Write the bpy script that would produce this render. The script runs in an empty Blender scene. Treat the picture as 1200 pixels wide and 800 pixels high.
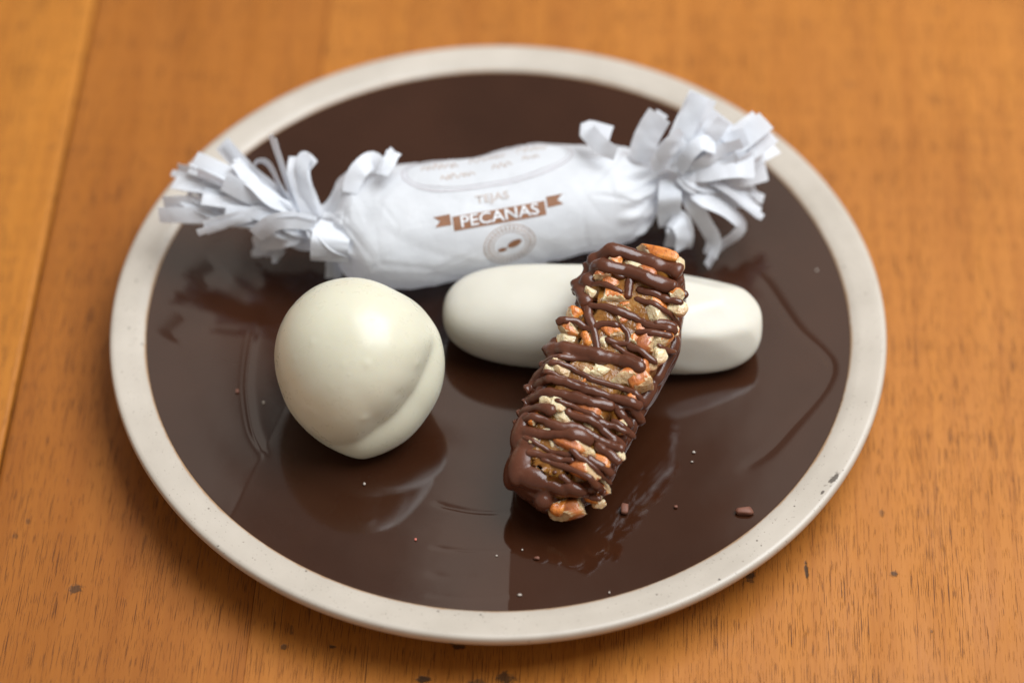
import bpy, bmesh, math, random
import numpy as np
from mathutils import Vector, Matrix, noise
from mathutils.bvhtree import BVHTree

random.seed(7)
R = math.radians
sc = bpy.context.scene
col = sc.collection

# ------------------------------------------------------------------ camera
PITCH = R(50.10)
FPX = 3300.0        # focal length in pixels of the 1200 pixel wide photograph
CAM = Vector((0.0039, -0.5181, 0.6264))
cd = bpy.data.cameras.new('camera')
cam = bpy.data.objects.new('camera', cd)
col.objects.link(cam)
cam.location = CAM
cam.rotation_euler = (R(90) - PITCH, 0, 0)
cd.sensor_width = 36
cd.lens = FPX / 1200 * 36
cd.clip_start = 0.01
cd.clip_end = 50
cd.dof.use_dof = True
cd.dof.focus_distance = 0.757
cd.dof.aperture_fstop = 4.5
sc.camera = cam

# ------------------------------------------------------------------ light
world = bpy.data.worlds.new('World')
sc.world = world
world.use_nodes = True
bg = world.node_tree.nodes['Background']
bg.inputs['Color'].default_value = (1.0, 0.90, 0.80, 1)
bg.inputs['Strength'].default_value = 0.36


def area(name, loc, target, sx, sy, power, color):
    l = bpy.data.lights.new(name, 'AREA')
    l.shape = 'RECTANGLE'
    l.size, l.size_y, l.energy, l.color = sx, sy, power, color
    o = bpy.data.objects.new(name, l)
    col.objects.link(o)
    o.location = loc
    o.rotation_euler = (Vector(target) - Vector(loc)).to_track_quat('-Z', 'Y').to_euler()
    return o


COOL = (1.0, 0.93, 0.83)
# broad daylight from a large opening overhead, to the right and behind
area('light_overhead', (0.55, 0.20, 1.25), (0, 0, 0), 1.1, 0.9, 29, (0.93, 0.97, 1.0))
# window panes in the far wall, the ones the glazed plate mirrors
WY = 1.2


def pane(x0, x1, z0, z1, rad):
    w, h = x1 - x0, z1 - z0
    l = area('window_pane', ((x0 + x1) / 2, WY, (z0 + z1) / 2), ((x0 + x1) / 2, 0, (z0 + z1) / 2 - 0.3), w, h, rad * math.pi * w * h, COOL)


pane(-0.80, -0.225, 1.30, 2.15, 0.92)
pane(-0.165, -0.095, 1.40, 2.15, 0.20)  # weak pane added to soften the left edge of the middle one's reflection
pane(-0.092, 0.030, 1.42, 2.15, 1.1)
pane(0.185, 0.75, 1.30, 2.15, 0.88)
# a warm lamp further round in the room, placed for an amber glint in the glaze
area('light_warm_lamp', (0.46, 1.16, 1.26), (0, 0, 0), .10, .10, .32, (1, .50, .08))

sc.view_settings.view_transform = 'Standard'
sc.view_settings.look = 'None'
sc.view_settings.exposure = 0
sc.view_settings.gamma = 1

# ------------------------------------------------------------------ helpers
FWD = Vector((0, math.cos(PITCH), -math.sin(PITCH)))
UPV = Vector((0, math.sin(PITCH), math.cos(PITCH)))


def ray(x, y):
    return (FWD + Vector((1, 0, 0)) * ((x - 600) / FPX) + UPV * ((400 - y) / FPX)).normalized()


def P(x, y, z):
    """world point at height z seen at pixel (x, y) of the 1200x800 photograph"""
    d = ray(x, y)
    return CAM + d * ((z - CAM.z) / d.z)


def tag(o, label=None, cat=None, group=None, kind=None):
    for k, v in (('label', label), ('category', cat), ('group', group), ('kind', kind)):
        if v:
            o[k] = v
    return o


def empty(name, loc=(0, 0, 0)):
    o = bpy.data.objects.new(name, None)
    o.empty_display_size = 0.02
    col.objects.link(o)
    o.location = loc
    return o


def mesh(name, verts, faces, mats, parent=None, smooth=True, mi=None, uvs=None):
    me = bpy.data.meshes.new(name)
    me.from_pydata([tuple(v) for v in verts], [], faces)
    if not isinstance(mats, (list, tuple)):
        mats = [mats]
    for m in mats:
        me.materials.append(m)
    me.polygons.foreach_set('use_smooth', [smooth] * len(me.polygons))
    if mi is not None:
        me.polygons.foreach_set('material_index', mi)
    me.update()
    o = bpy.data.objects.new(name, me)
    col.objects.link(o)
    if parent:
        o.parent = parent
        o.matrix_parent_inverse = Matrix.Translation(-parent.location)
    return o


def lathe(name, prof, n, mat, parent=None, closed=False):
    vs, fs = [], []
    for k in range(n):
        a = 2 * math.pi * k / n
        c, s = math.cos(a), math.sin(a)
        vs += [(r * c, r * s, z) for r, z in prof]
    m = len(prof)
    for k in range(n):
        k2 = (k + 1) % n
        for j in range(m - 1):
            fs.append((k * m + j, k2 * m + j, k2 * m + j + 1, k * m + j + 1))
        if closed:
            fs.append((k * m + m - 1, k2 * m + m - 1, k2 * m, k * m))
    return mesh(name, vs, fs, mat, parent)


def grid_faces(nu, nv, wrap_v=False):
    fs = []
    for i in range(nu - 1):
        for j in range(nv if wrap_v else nv - 1):
            j2 = (j + 1) % nv
            fs.append((i * nv + j, (i + 1) * nv + j, (i + 1) * nv + j2, i * nv + j2))
    return fs


def catmull(pts, n):
    """n points evenly spread over a smooth curve through pts (tuples of any length)"""
    p = [np.array(q, float) for q in pts]
    p = [2 * p[0] - p[1]] + p + [2 * p[-1] - p[-2]]
    out = []
    seg = len(p) - 3
    for k in range(n):
        t = k / (n - 1) * seg
        i = min(int(t), seg - 1)
        t -= i
        a, b, c, d = p[i:i + 4]
        out.append(0.5 * ((2 * b) + (c - a) * t + (2 * a - 5 * b + 4 * c - d) * t * t + (3 * b - a - 3 * c + d) * t ** 3))
    return out


def ico(sub):
    bm = bmesh.new()
    bmesh.ops.create_icosphere(bm, subdivisions=sub, radius=1)
    v = np.array([tuple(x.co) for x in bm.verts])
    f = [tuple(x.index for x in q.verts) for q in bm.faces]
    bm.free()
    return v, f


def fbm(p, s, o=3, seed=0.0):
    return noise.fractal(Vector((p[0] * s + seed, p[1] * s, p[2] * s)), 0.6, 2.1, o)


# ------------------------------------------------------------------ materials
class NT:
    def __init__(self, name):
        self.m = bpy.data.materials.new(name)
        self.m.use_nodes = True
        self.t = self.m.node_tree
        self.b = self.t.nodes['Principled BSDF']

    def n(self, typ, **kw):
        nd = self.t.nodes.new(typ)
        for k, v in kw.items():
            if k.startswith('_'):
                setattr(nd, k[1:], v)
            else:
                key = int(k[1:]) if (k[0] == 'i' and k[1:].isdigit()) else k.replace('__', ' ')
                self.set(nd.inputs[key], v)
        return nd

    def set(self, sock, v):
        if isinstance(v, bpy.types.NodeSocket):
            self.t.links.new(v, sock)
        elif isinstance(v, bpy.types.Node):
            self.t.links.new(v.outputs[0], sock)
        else:
            sock.default_value = v

    def p(self, **kw):
        for k, v in kw.items():
            self.set(self.b.inputs[k.replace('__', ' ')], v)
        return self

    def coord(self, kind='Object'):
        return self.n('ShaderNodeTexCoord').outputs[kind]

    def mapping(self, vec, scale=(1, 1, 1), rot=(0, 0, 0), loc=(0, 0, 0)):
        return self.n('ShaderNodeMapping', Vector=vec, Scale=scale, Rotation=rot, Location=loc).outputs[0]

    def noise(self, vec, scale, detail=4, rough=0.5, dist=0.0):
        return self.n('ShaderNodeTexNoise', Vector=vec, Scale=scale, Detail=detail, Roughness=rough, Distortion=dist).outputs[0]

    def ramp(self, fac, stops, interp='LINEAR'):
        nd = self.n('ShaderNodeValToRGB', Fac=fac)
        cr = nd.color_ramp
        cr.interpolation = interp
        while len(cr.elements) < len(stops):
            cr.elements.new(0.5)
        for e, (pos, c) in zip(cr.elements, stops):
            e.position = pos
            e.color = (c, c, c, 1) if isinstance(c, (int, float)) else (*c, 1)
        return nd.outputs[0]

    def mix(self, fac, a, b, blend='MIX'):
        nd = self.n('ShaderNodeMix', _data_type='RGBA', _blend_type=blend)
        self.set(nd.inputs[0], fac)
        for s, v in ((nd.inputs[6], a), (nd.inputs[7], b)):
            self.set(s, (*v, 1) if isinstance(v, tuple) and len(v) == 3 else v)
        return nd.outputs[2]

    def math(self, op, a, b=0.0, c=None):
        nd = self.n('ShaderNodeMath', _operation=op)
        self.set(nd.inputs[0], a)
        self.set(nd.inputs[1], b)
        if c is not None:
            self.set(nd.inputs[2], c)
        return nd.outputs[0]

    def bump(self, h, strength, dist, normal=None):
        nd = self.n('ShaderNodeBump', Height=h, Strength=strength, Distance=dist)
        if normal is not None:
            self.set(nd.inputs['Normal'], normal)
        return nd.outputs[0]


# marks on the table seen in the photograph: (pixel x, y, half width mm, half length mm, darkness)
MARKS = [(88, 690, 2.0, 1.3, .75), (878, 675, 1.6, 1.6, .85), (945, 668, .55, 2.2, .9), (1048, 672, .9, 1.0, .8),
         (497, 795, 1.6, 1.0, .9), (530, 752, .8, .7, .85), (592, 793, 2.2, 1.7, .8), (560, 800, 2.4, 1.0, .6),
         (537, 757, 1.6, .9, .8), (390, 757, .9, .5, .8), (332, 757, .8, .8, .7), (341, 738, .5, 1.5, .5),
         (1033, 602, .6, 1.3, .45), (63, 172, 1.0, .9, .35), (996, 100, 1.3, 1.2, .3), (944, 28, 1.4, 1.4, .3),
         (1100, 14, 1.6, 1.2, .3), (33, 610, .7, .9, .5), (18, 628, .6, .9, .4), (1092, 740, .4, .5, .5)]


def wood_material():
    w = NT('oiled_wood')
    co = w.coord('Object')
    # large tone variation
    n1 = w.noise(w.mapping(co, (34, 3.0, 10)), 1.0, 5, .55, .6)
    n2 = w.noise(w.mapping(co, (160, 5.5, 10)), 1.0, 6, .6, .3)
    n3 = w.noise(w.mapping(co, (9, 5, 5), loc=(3, 1, 0)), 1.0, 3, .5, .2)
    base = w.ramp(n1, [(.28, (.36, .120, .022)), (.5, (.50, .185, .038)), (.72, (.62, .245, .055))])
    base = w.mix(.45, base, w.ramp(n2, [(.3, (.33, .105, .020)), (.7, (.66, .27, .066))]))
    base = w.mix(.40, base, w.ramp(n3, [(.35, (.38, .125, .022)), (.65, (.62, .235, .045))]))
    # tone of each plank
    oi = w.n('ShaderNodeObjectInfo')
    base = w.mix(1.0, base, oi.outputs['Color'], 'MULTIPLY')
    base = w.mix(1.0, base, (.82, .80, .60), 'MULTIPLY')
    # open pores: short thin dark dashes along the grain
    warp = w.noise(w.mapping(co, (20, 12, 1)), 1.0, 2)
    wc = w.n('ShaderNodeVectorMath', _operation='ADD')
    w.set(wc.inputs[0], co)
    sc_ = w.n('ShaderNodeCombineXYZ', X=w.math('MULTIPLY', w.math('SUBTRACT', warp, .5), .0008))
    w.set(wc.inputs[1], sc_.outputs[0])
    wcv = wc.outputs[0]
    pn = w.noise(w.mapping(wcv, (3300, 60, 1)), 1.0, 2, .5)
    pn2 = w.noise(w.mapping(wcv, (4200, 150, 1), loc=(7, 3, 0)), 1.0, 1, .5)
    patch = w.noise(w.mapping(co, (60, 14, 1), loc=(1, 4, 0)), 1.0, 3, .6)
    th = w.math('SUBTRACT', .71, w.math('MULTIPLY', patch, .165))
    pores = w.math('MAXIMUM', w.n('ShaderNodeMapRange', Value=w.math('SUBTRACT', pn, th), **{'From Max': .03}).outputs[0],
                   w.math('MULTIPLY', w.n('ShaderNodeMapRange', Value=w.math('SUBTRACT', pn2, th), **{'From Max': .03}).outputs[0], .7))
    fine = w.noise(w.mapping(wcv, (700, 10, 1), loc=(2, 9, 0)), 1.0, 3, .6)
    base = w.mix(w.math('MULTIPLY', w.ramp(fine, [(.45, 0.0), (.75, 1.0)]), .35), base, (.26, .075, .012))
    c = w.mix(w.math('MULTIPLY', pores, .84), base, (.075, .022, .006))
    # dents and dark spots
    geo = w.n('ShaderNodeNewGeometry')
    nd = w.noise(geo.outputs['Position'], 420, 3, .7)
    nn = w.noise(geo.outputs['Position'], 170, 2, .6)
    total = None
    for (px, py, hx, hy, dk) in MARKS:
        q = P(px, py, 0)
        m = w.n('ShaderNodeMapping', Vector=geo.outputs['Position'], _vector_type='TEXTURE', Location=(q.x, q.y, 0), Scale=(hx * .00125, hy * .0013, 1))
        ln = w.n('ShaderNodeVectorMath', _operation='LENGTH')
        w.set(ln.inputs[0], m.outputs[0])
        d = w.math('ADD', ln.outputs['Value'], w.math('MULTIPLY', w.math('SUBTRACT', nd, .5), 2.6))
        mr = w.n('ShaderNodeMapRange', Value=d, **{'From Min': 1.0, 'From Max': .55, 'To Max': dk}).outputs[0]
        total = mr if total is None else w.math('MAXIMUM', total, mr)
    c = w.mix(total, c, (.035, .022, .014))
    h = w.math('ADD', w.math('MULTIPLY', pores, -1.0), w.math('MULTIPLY', total, -1.2))
    h = w.math('ADD', h, w.math('MULTIPLY', fine, .3))
    sm = w.noise(w.mapping(co, (90, 30, 1)), 1.0, 3)
    w.p(Base__Color=c, Roughness=w.ramp(sm, [(.3, .40), (.7, .56)]), Normal=w.bump(h, .5, .00018))
    w.p(**{'Specular IOR Level': .22})
    return w.m


M = {}
M['wood'] = wood_material()

g = NT('brown_glaze')
co = g.coord()
n = g.noise(co, 35, 3)
g.p(Base__Color=g.ramp(n, [(.3, (.0285, .0088, .0036)), (.7, (.038, .0125, .0055))]), IOR=1.5)
sm = g.noise(g.mapping(co, (1, 1, 1)), 28, 4, .6)
g.p(Roughness=g.ramp(sm, [(.35, .045), (.7, .09)]))
hs = g.noise(co, 60, 2, .5)
g.p(Normal=g.bump(hs, .05, .0006))
M['glaze'] = g.m

s = NT('stoneware')
co = s.coord()
n = s.noise(co, 60, 4)
c = s.ramp(n, [(.3, (.435, .385, .325)), (.7, (.505, .450, .385))])
sp = s.noise(co, 1500, 1, .5)
sp_m = s.ramp(sp, [(.70, 0.0), (.75, 1.0)])
c = s.mix(s.math('MULTIPLY', sp_m, .7), c, (.16, .12, .085))
vor = s.n('ShaderNodeTexVoronoi', Vector=co, Scale=260, Randomness=1)
dk = s.ramp(vor.outputs['Distance'], [(.05, 1.0), (.10, 0.0)])
sel = s.ramp(s.n('ShaderNodeSeparateColor', Color=vor.outputs['Color']).outputs[0], [(.80, 0.0), (.82, 1.0)])
c = s.mix(s.math('MULTIPLY', s.math('MULTIPLY', dk, sel), .9), c, (.07, .045, .03))
# chips on the rim edge and pale smudges
geo = s.n('ShaderNodeNewGeometry')
nd = s.noise(geo.outputs['Position'], 600, 3, .7)
tot = None
for px, py, hx, hy in [(977, 562, 1.0, 3.2), (964, 578, .45, .8), (660, 641, .1, .1), (256, 641, .4, .5), (843, 680, .4, .4), (892, 639, .4, .4), (931, 592, .3, .3), (563, 718, .4, .3)]:
    q = P(px, py, .0175)
    m = s.n('ShaderNodeMapping', Vector=geo.outputs['Position'], _vector_type='TEXTURE', Location=(q.x, q.y, .0175), Rotation=(0, 0, R(-40)), Scale=(hx * .001, hy * .001, .004))
    ln = s.n('ShaderNodeVectorMath', _operation='LENGTH')
    s.set(ln.inputs[0], m.outputs[0])
    d = s.math('ADD', ln.outputs['Value'], s.math('MULTIPLY', s.math('SUBTRACT', nd, .5), 3.0))
    mr = s.n('ShaderNodeMapRange', Value=d, **{'From Min': 1.0, 'From Max': .6, 'To Max': .85}).outputs[0]
    tot = mr if tot is None else s.math('MAXIMUM', tot, mr)
c = s.mix(tot, c, (.05, .035, .025))
# thin toasted line where the dark glaze stops
sep = s.n('ShaderNodeSeparateXYZ', Vector=geo.outputs['Position'])
rr = s.math('SQRT', s.math('ADD', s.math('POWER', sep.outputs[0], 2.0), s.math('POWER', sep.outputs[1], 2.0)))
nw = s.noise(geo.outputs['Position'], 70, 3, .6)
edge = s.n('ShaderNodeMapRange', Value=s.math('ADD', s.math('ADD', rr, s.math('MULTIPLY', s.math('SUBTRACT', nw, .5), .0012)), s.math('MULTIPLY', s.math('SUBTRACT', nd, .5), .0006)), **{'From Min': .10055, 'From Max': .1000}).outputs[0]
c = s.mix(s.math('MULTIPLY', edge, .8), c, (.33, .17, .065))
s.p(Base__Color=c, Roughness=.38, Normal=s.bump(s.math('ADD', n, s.math('MULTIPLY', sp, .2)), .12, .0004))
s.p(**{'Specular IOR Level': .5})
M['stoneware'] = s.m

w = NT('white_chocolate')
co = w.coord()
n = w.noise(co, 45, 4)
mo = w.noise(co, 260, 3, .6)
c = w.ramp(n, [(.3, (.61, .585, .46)), (.7, (.67, .645, .515))])
w.p(Base__Color=c, Roughness=w.ramp(mo, [(.3, .25), (.7, .36)]), IOR=1.45)
w.p(**{'Subsurface Weight': .35, 'Subsurface Radius': (.004, .003, .0018), 'Subsurface Scale': 1.0})
vor = w.n('ShaderNodeTexVoronoi', Vector=co, Scale=150, Randomness=1)
bub = w.ramp(vor.outputs['Distance'], [(.0, 1.0), (.11, 0.0)])
sel = w.ramp(w.n('ShaderNodeSeparateColor', Color=vor.outputs['Color']).outputs[0], [(.86, 0.0), (.88, 1.0)])
hh = w.math('ADD', w.math('MULTIPLY', w.math('MULTIPLY', bub, sel), .6), w.math('MULTIPLY', w.noise(co, 90, 3), .6))
w.p(Normal=w.bump(hh, .28, .0006))
M['white_choc'] = w.m

w = NT('pale_white_chocolate')
co = w.coord()
n = w.noise(co, 45, 4)
mo = w.noise(co, 260, 3, .6)
c = w.ramp(n, [(.3, (.60, .575, .50)), (.7, (.66, .635, .56))])
w.p(Base__Color=c, Roughness=w.ramp(mo, [(.3, .30), (.7, .42)]), IOR=1.45)
w.p(**{'Subsurface Weight': .35, 'Subsurface Radius': (.004, .003, .002), 'Subsurface Scale': 1.0})
w.p(Normal=w.bump(w.noise(co, 120, 4), .25, .0006))
M['pale_choc'] = w.m

w = NT('dark_chocolate')
co = w.coord()
n = w.noise(co, 120, 4)
c = w.ramp(n, [(.3, (.080, .0235, .0110)), (.7, (.118, .037, .018))])
bl = w.noise(co, 420, 4, .65)
c = w.mix(w.ramp(bl, [(.60, 0.0), (.80, .35)]), c, (.19, .085, .055))
w.p(Base__Color=c, Roughness=w.ramp(n, [(.3, .17), (.7, .32)]), IOR=1.48)
w.p(Normal=w.bump(w.math('ADD', n, w.math('MULTIPLY', bl, .5)), .35, .0005))
w.p(**{'Subsurface Weight': .08, 'Subsurface Radius': (.002, .0008, .0005), 'Subsurface Scale': 1.0})
M['choc'] = w.m

w = NT('caramel')
co = w.coord()
n = w.noise(co, 220, 4, .6)
c = w.ramp(n, [(.3, (.12, .040, .008)), (.55, (.28, .115, .022)), (.8, (.46, .25, .070))])
w.p(Base__Color=c, Roughness=.16, IOR=1.5, Normal=w.bump(w.noise(co, 350, 4, .6), .7, .0008))
w.p(**{'Subsurface Weight': .35, 'Subsurface Radius': (.004, .002, .0006), 'Subsurface Scale': 1.0})
M['caramel'] = w.m

w = NT('pecan_skin')
co = w.coord()
ov = w.n('ShaderNodeObjectInfo').outputs['Random']
n = w.noise(co, 300, 5, .65)
st = w.noise(w.mapping(co, (2400, 500, 2400)), 1.0, 3, .6)
c = w.ramp(n, [(.28, (.34, .070, .010)), (.5, (.70, .205, .024)), (.72, (.84, .36, .070))])
c = w.mix(w.math('MULTIPLY', w.ramp(st, [(.5, 0.0), (.72, 1.0)]), .55), c, (.20, .045, .014))
c = w.mix(w.ramp(ov, [(.4, 0.0), (.95, .6)]), c, (.30, .080, .034))
w.p(Base__Color=c, Roughness=.30, IOR=1.5, Normal=w.bump(w.math('ADD', st, n), .5, .0005))
w.p(**{'Coat Weight': .6, 'Coat Roughness': .15})
M['skin'] = w.m

w = NT('pecan_meat')
co = w.coord()
n = w.noise(co, 420, 5, .7)
c = w.ramp(n, [(.25, (.46, .27, .12)), (.42, (.82, .66, .40)), (.75, (.90, .80, .58))])
am = w.noise(co, 190, 3, .6)
ov = w.n('ShaderNodeObjectInfo').outputs['Random']
c = w.mix(w.math('MULTIPLY', w.ramp(w.math('ADD', am, w.math('MULTIPLY', ov, .22)), [(.54, 0.0), (.72, 1.0)]), .60), c, (.45, .20, .045))
w.p(Base__Color=c, Roughness=.33, Normal=w.bump(w.noise(co, 900, 4, .7), .8, .0007))
w.p(**{'Coat Weight': .55, 'Coat Roughness': .12})
w.p(**{'Subsurface Weight': .45, 'Subsurface Radius': (.002, .0015, .001), 'Subsurface Scale': 1.0})
M['meat'] = w.m

w = NT('waxed_paper')
co = w.coord()
n = w.noise(co, 90, 4)
crv = w.n('ShaderNodeTexVoronoi', Vector=w.mix(.004, co, w.n('ShaderNodeTexNoise', Vector=co, Scale=60).outputs[1]), Scale=75, _feature='F1')
c = w.ramp(n, [(.3, (.87, .895, .93)), (.7, (.90, .92, .95))])
w.p(Base__Color=c, Roughness=.42, Normal=w.bump(w.math('ADD', w.math('ADD', n, w.math('MULTIPLY', crv.outputs['Distance'], 1.2)), w.math('MULTIPLY', w.noise(co, 500, 3), .3)), .30, .0014))
w.p(**{'Specular IOR Level': .4})
tr = w.n('ShaderNodeBsdfTranslucent', Color=(.86, .88, .93, 1))
mx = w.n('ShaderNodeMixShader', Fac=.42)
w.set(mx.inputs[1], w.b.outputs[0])
w.set(mx.inputs[2], tr.outputs[0])
w.set(w.t.nodes['Material Output'].inputs['Surface'], mx.outputs[0])
M['paper'] = w.m


def plain(name, c, rough=.6):
    w = NT(name)
    n = w.noise(w.coord(), 700, 3, .6)
    w.p(Base__Color=w.ramp(n, [(.3, tuple(v * .75 for v in c)), (.7, c)]), Roughness=rough)
    return w.m


M['ink'] = plain('brown_ink', (.27, .115, .05))
M['ink_pale'] = plain('faded_brown_ink', (.55, .47, .43))
M['ink_faint'] = plain('faint_grey_ink', (.56, .54, .57))
M['print_white'] = plain('unprinted_paper', (.80, .82, .86))
M['crumb_white'] = plain('white_crumb', (.55, .48, .42))
M['crumb_pink'] = plain('pink_crumb', (.70, .20, .15))
M['crumb_brown'] = plain('brown_crumb', (.20, .075, .045))

# ------------------------------------------------------------------ table
ANG = R(-2.7)
table = empty('wooden_table')
tag(table, 'orange brown wooden table of long planks under the plate', 'table')


def plank(x0, x1, tint, b=.0014):
    # rounded long edges; x across, y along the grain, built straight then turned with the grain
    L0, L1, T = -.75, .95, .028
    a = b if abs(x0 - S2) > .001 else .0002
    b = b if abs(x1 - S2) > .001 else .0002
    prof = [(x0, -T), (x0, -a), (x0 + a * .3, -a * .3), (x0 + a, 0)]
    k = 6
    prof += [(x0 + a + (x1 - x0 - a - b) * i / k, 0) for i in range(1, k)]
    prof += [(x1 - b, 0), (x1 - b * .3, -b * .3), (x1, -b), (x1, -T)]
    vs = [(x, L0, z) for x, z in prof] + [(x, L1, z) for x, z in prof]
    m = len(prof)
    fs = [(i, i + 1, m + i + 1, m + i) for i in range(m - 1)] + [tuple(range(m))[::-1], tuple(range(m, 2 * m)), (0, m, 2 * m - 1, m - 1)]
    o = mesh('plank', vs, fs, M['wood'], table, smooth=False)
    o.rotation_euler = (0, 0, ANG)
    o.color = (*tint, 1)
    return o


SEAM1 = (P(112, 0, 0) + P(5, 520, 0)) / 2
SEAM2 = (P(370, 0, 0) + P(306, 800, 0)) / 2
perp = lambda q: q.x * math.cos(ANG) + q.y * math.sin(ANG)
S1, S2 = perp(SEAM1), perp(SEAM2)
plank(S1 - .272, S1 - .1302, (.95, .9, .85))
plank(S1 - .1300, S1 - .0002, (1.12, 1.16, 1.05))
plank(S1 + .0002, S2 - .00001, (.80, .74, .68))
plank(S2 + .00001, .2400, (1.0, 1.0, 1.0))
plank(.2401, .41, (.9, .88, .85))

# ------------------------------------------------------------------ plate
plate = empty('plate')
tag(plate, 'large round plate with dark brown glaze and cream stoneware rim', 'plate')
RI, RO = .0997, .110


def zwell(r):
    return .0157 + .0006 * (r / .1) ** 3


# dark mullion reflections shaped as grooves, and glaze ripples, as pixel paths: (points, depth mm, width mm)
REFLECTION_LINES_RIPPLES = [([(306, 362), (296, 395), (290, 435), (290, 465), (297, 505), (312, 535)], .16, 1.1),
          ([(868, 312), (893, 326), (912, 352), (935, 385), (960, 408), (974, 426), (971, 446), (955, 470), (928, 500), (902, 528), (872, 548)], .10, 1.5),
          ([(508, 588), (530, 594), (560, 599), (602, 600)], .08, .7), ([(505, 640), (540, 644), (600, 645)], .06, .5),
          ([(500, 697), (550, 700), (598, 699)], .04, .8),
          ([(198, 398), (212, 384), (228, 370)], .16, 4.2), ([(232, 332), (248, 322), (262, 314)], .14, 4.2),
          ([(500, 671), (530, 676), (560, 672)], .03, 1.0)]
NA, NR = 1000, 230
rs = RI * (np.arange(NR) + .0) / (NR - 1)
rs[0] = 0
aa = 2 * np.pi * np.arange(NA) / NA
X = np.outer(np.cos(aa), rs)
Y = np.outer(np.sin(aa), rs)
Z = .0157 + .0006 * (np.sqrt(X ** 2 + Y ** 2) / .1) ** 3
# throwing undulations
rad = np.sqrt(X ** 2 + Y ** 2)
Z += 0.5e-5 * np.sin(rad * 2 * np.pi / .013 + 1.0) * (rad > .02) + 2e-5 * np.sin(X * 60 + Y * 35) * np.cos(Y * 70)
# creases where the glaze changes slope; they cut the mirrored windows off sharply
def crease(a, b, s_, tau, y0=None, fade=.012):
    a, b = P(*a, .0162), P(*b, .0162)
    d = np.array((b.x - a.x, b.y - a.y))
    ln = np.hypot(*d)
    d /= ln
    t = (X - a.x) * d[1] - (Y - a.y) * d[0]          # distance to one side
    l_ = (X - a.x) * d[0] + (Y - a.y) * d[1]
    f_ = np.clip((l_ + fade) / fade, 0, 1)
    f_ = f_ * f_ * (3 - 2 * f_)
    f2 = np.clip((ln - l_) / fade + 1, 0, 1)
    return -s_ * np.where(t > 0, t * np.exp(-np.maximum(t, 0) / tau), 0) * f_ * f2 * f2 * (3 - 2 * f2)


Z += crease((596, 735), (603, 530), .040, .022)
Z += crease((255, 640), (332, 478), .036, .020)
for pts, dep, wid in REFLECTION_LINES_RIPPLES:
    cp = catmull([tuple(P(x, y, zwell(.085)))[:2] for x, y in pts], 26)
    dmin = np.full(X.shape, 9.0)
    tt = np.zeros(X.shape)
    for i in range(len(cp) - 1):
        a, b = cp[i], cp[i + 1]
        ab = b - a
        t = np.clip(((X - a[0]) * ab[0] + (Y - a[1]) * ab[1]) / (ab @ ab), 0, 1)
        d = np.hypot(X - a[0] - t * ab[0], Y - a[1] - t * ab[1])
        m = d < dmin
        dmin[m] = d[m]
        tt[m] = (i + t[m]) / (len(cp) - 1)
    fade = np.clip(np.minimum(tt, 1 - tt) * 5, 0, 1) ** .7 * .9 + .1
    Z -= dep * 1e-3 * np.exp(-(dmin / (wid * 1e-3)) ** 2) * fade
vs = np.stack([X, Y, Z], -1).reshape(-1, 3)
fs = []
for i in range(NA):
    i2 = (i + 1) % NA
    for j in range(1, NR - 1):
        fs.append((i * NR + j, i * NR + j + 1, i2 * NR + j + 1, i2 * NR + j))
vs = np.vstack([vs, [[0, 0, Z[0, 0]]]])
c0 = len(vs) - 1
for i in range(NA):
    fs.append((c0, i * NR + 1, ((i + 1) % NA) * NR + 1))
mesh('glazed_well', vs, fs, M['glaze'], plate)
ze = zwell(RI)
prof = [(RI, ze - .0006), (RI + .00005, ze - .0001), (RI + .0004, ze + .00025), (.1030, ze + .0008), (.1062, ze + .0014), (.1083, ze + .0018), (.1093, ze + .0018), (.1098, ze + .0013), (.1100, ze + .0002),
        (.1095, ze - .0014), (.1075, ze - .0038), (.100, ze - .0070), (.088, ze - .0102), (.074, ze - .0123), (.070, ze - .0127), (.066, ze - .0124), (.0, ze - .0117)]
lathe('rim', prof, 256, M['stoneware'], plate)
lathe('foot_ring', [(.0735, ze - .0121), (.0725, .0006), (.0715, .0), (.0695, .0), (.0685, .0006), (.068, ze - .0123)], 128, M['stoneware'], plate)
PZ = .0160


# ------------------------------------------------------------------ star shaped sweets
def star(name, centre, sub, fn, mat, rot=0.0):
    v, f = ico(sub)
    out = [d * fn(d) for d in v]
    c, s_ = math.cos(rot), math.sin(rot)
    out = [(centre[0] + p[0] * c - p[1] * s_, centre[1] + p[0] * s_ + p[1] * c, centre[2] + p[2]) for p in out]
    o = mesh(name, [tuple(Vector(p) - Vector(centre)) for p in out], f, mat)
    o.location = centre
    return o


def ell_hit(d, c, r):
    """distance along d from the origin to the far side of an ellipsoid at c with radii r"""
    r = np.array(r)
    a, b = d / r, -np.array(c) / r
    A, B, C_ = a @ a, 2 * a @ b, b @ b - 1
    D = B * B - 4 * A * C_
    return (-B + math.sqrt(D)) / (2 * A) if D > 0 else 0.0


def smax(vals, k):
    m = max(vals)
    return m + k * math.log(sum(math.exp((v - m) / k) for v in vals))


def smin(vals, k):
    return -smax([-v for v in vals], k)


BZ = PZ - .0005
bc = P(415, 424, BZ + .0200)


BUB = []
for bx, by, ba, bw_ in [(430, 426, .00035, .0010), (427, 491, .00040, .0016), (366, 401, .00020, .0008), (402, 427, .00018, .0005), (491, 426, .00030, .0009), (476, 367, .00028, .0010), (470, 464, -.00022, .0010), (367, 481, .00022, .0009), (388, 453, .00015, .0006), (412, 455, -.0001, .0012), (345, 420, .00012, .0006)]:
    dr, oc_ = ray(bx, by), CAM - bc
    hb = dr.dot(oc_)
    hq = oc_ + dr * (-hb - math.sqrt(max(0, hb * hb - oc_.dot(oc_) + .0222 ** 2)))
    BUB.append((np.array(hq.normalized()), ba, bw_))


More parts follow.
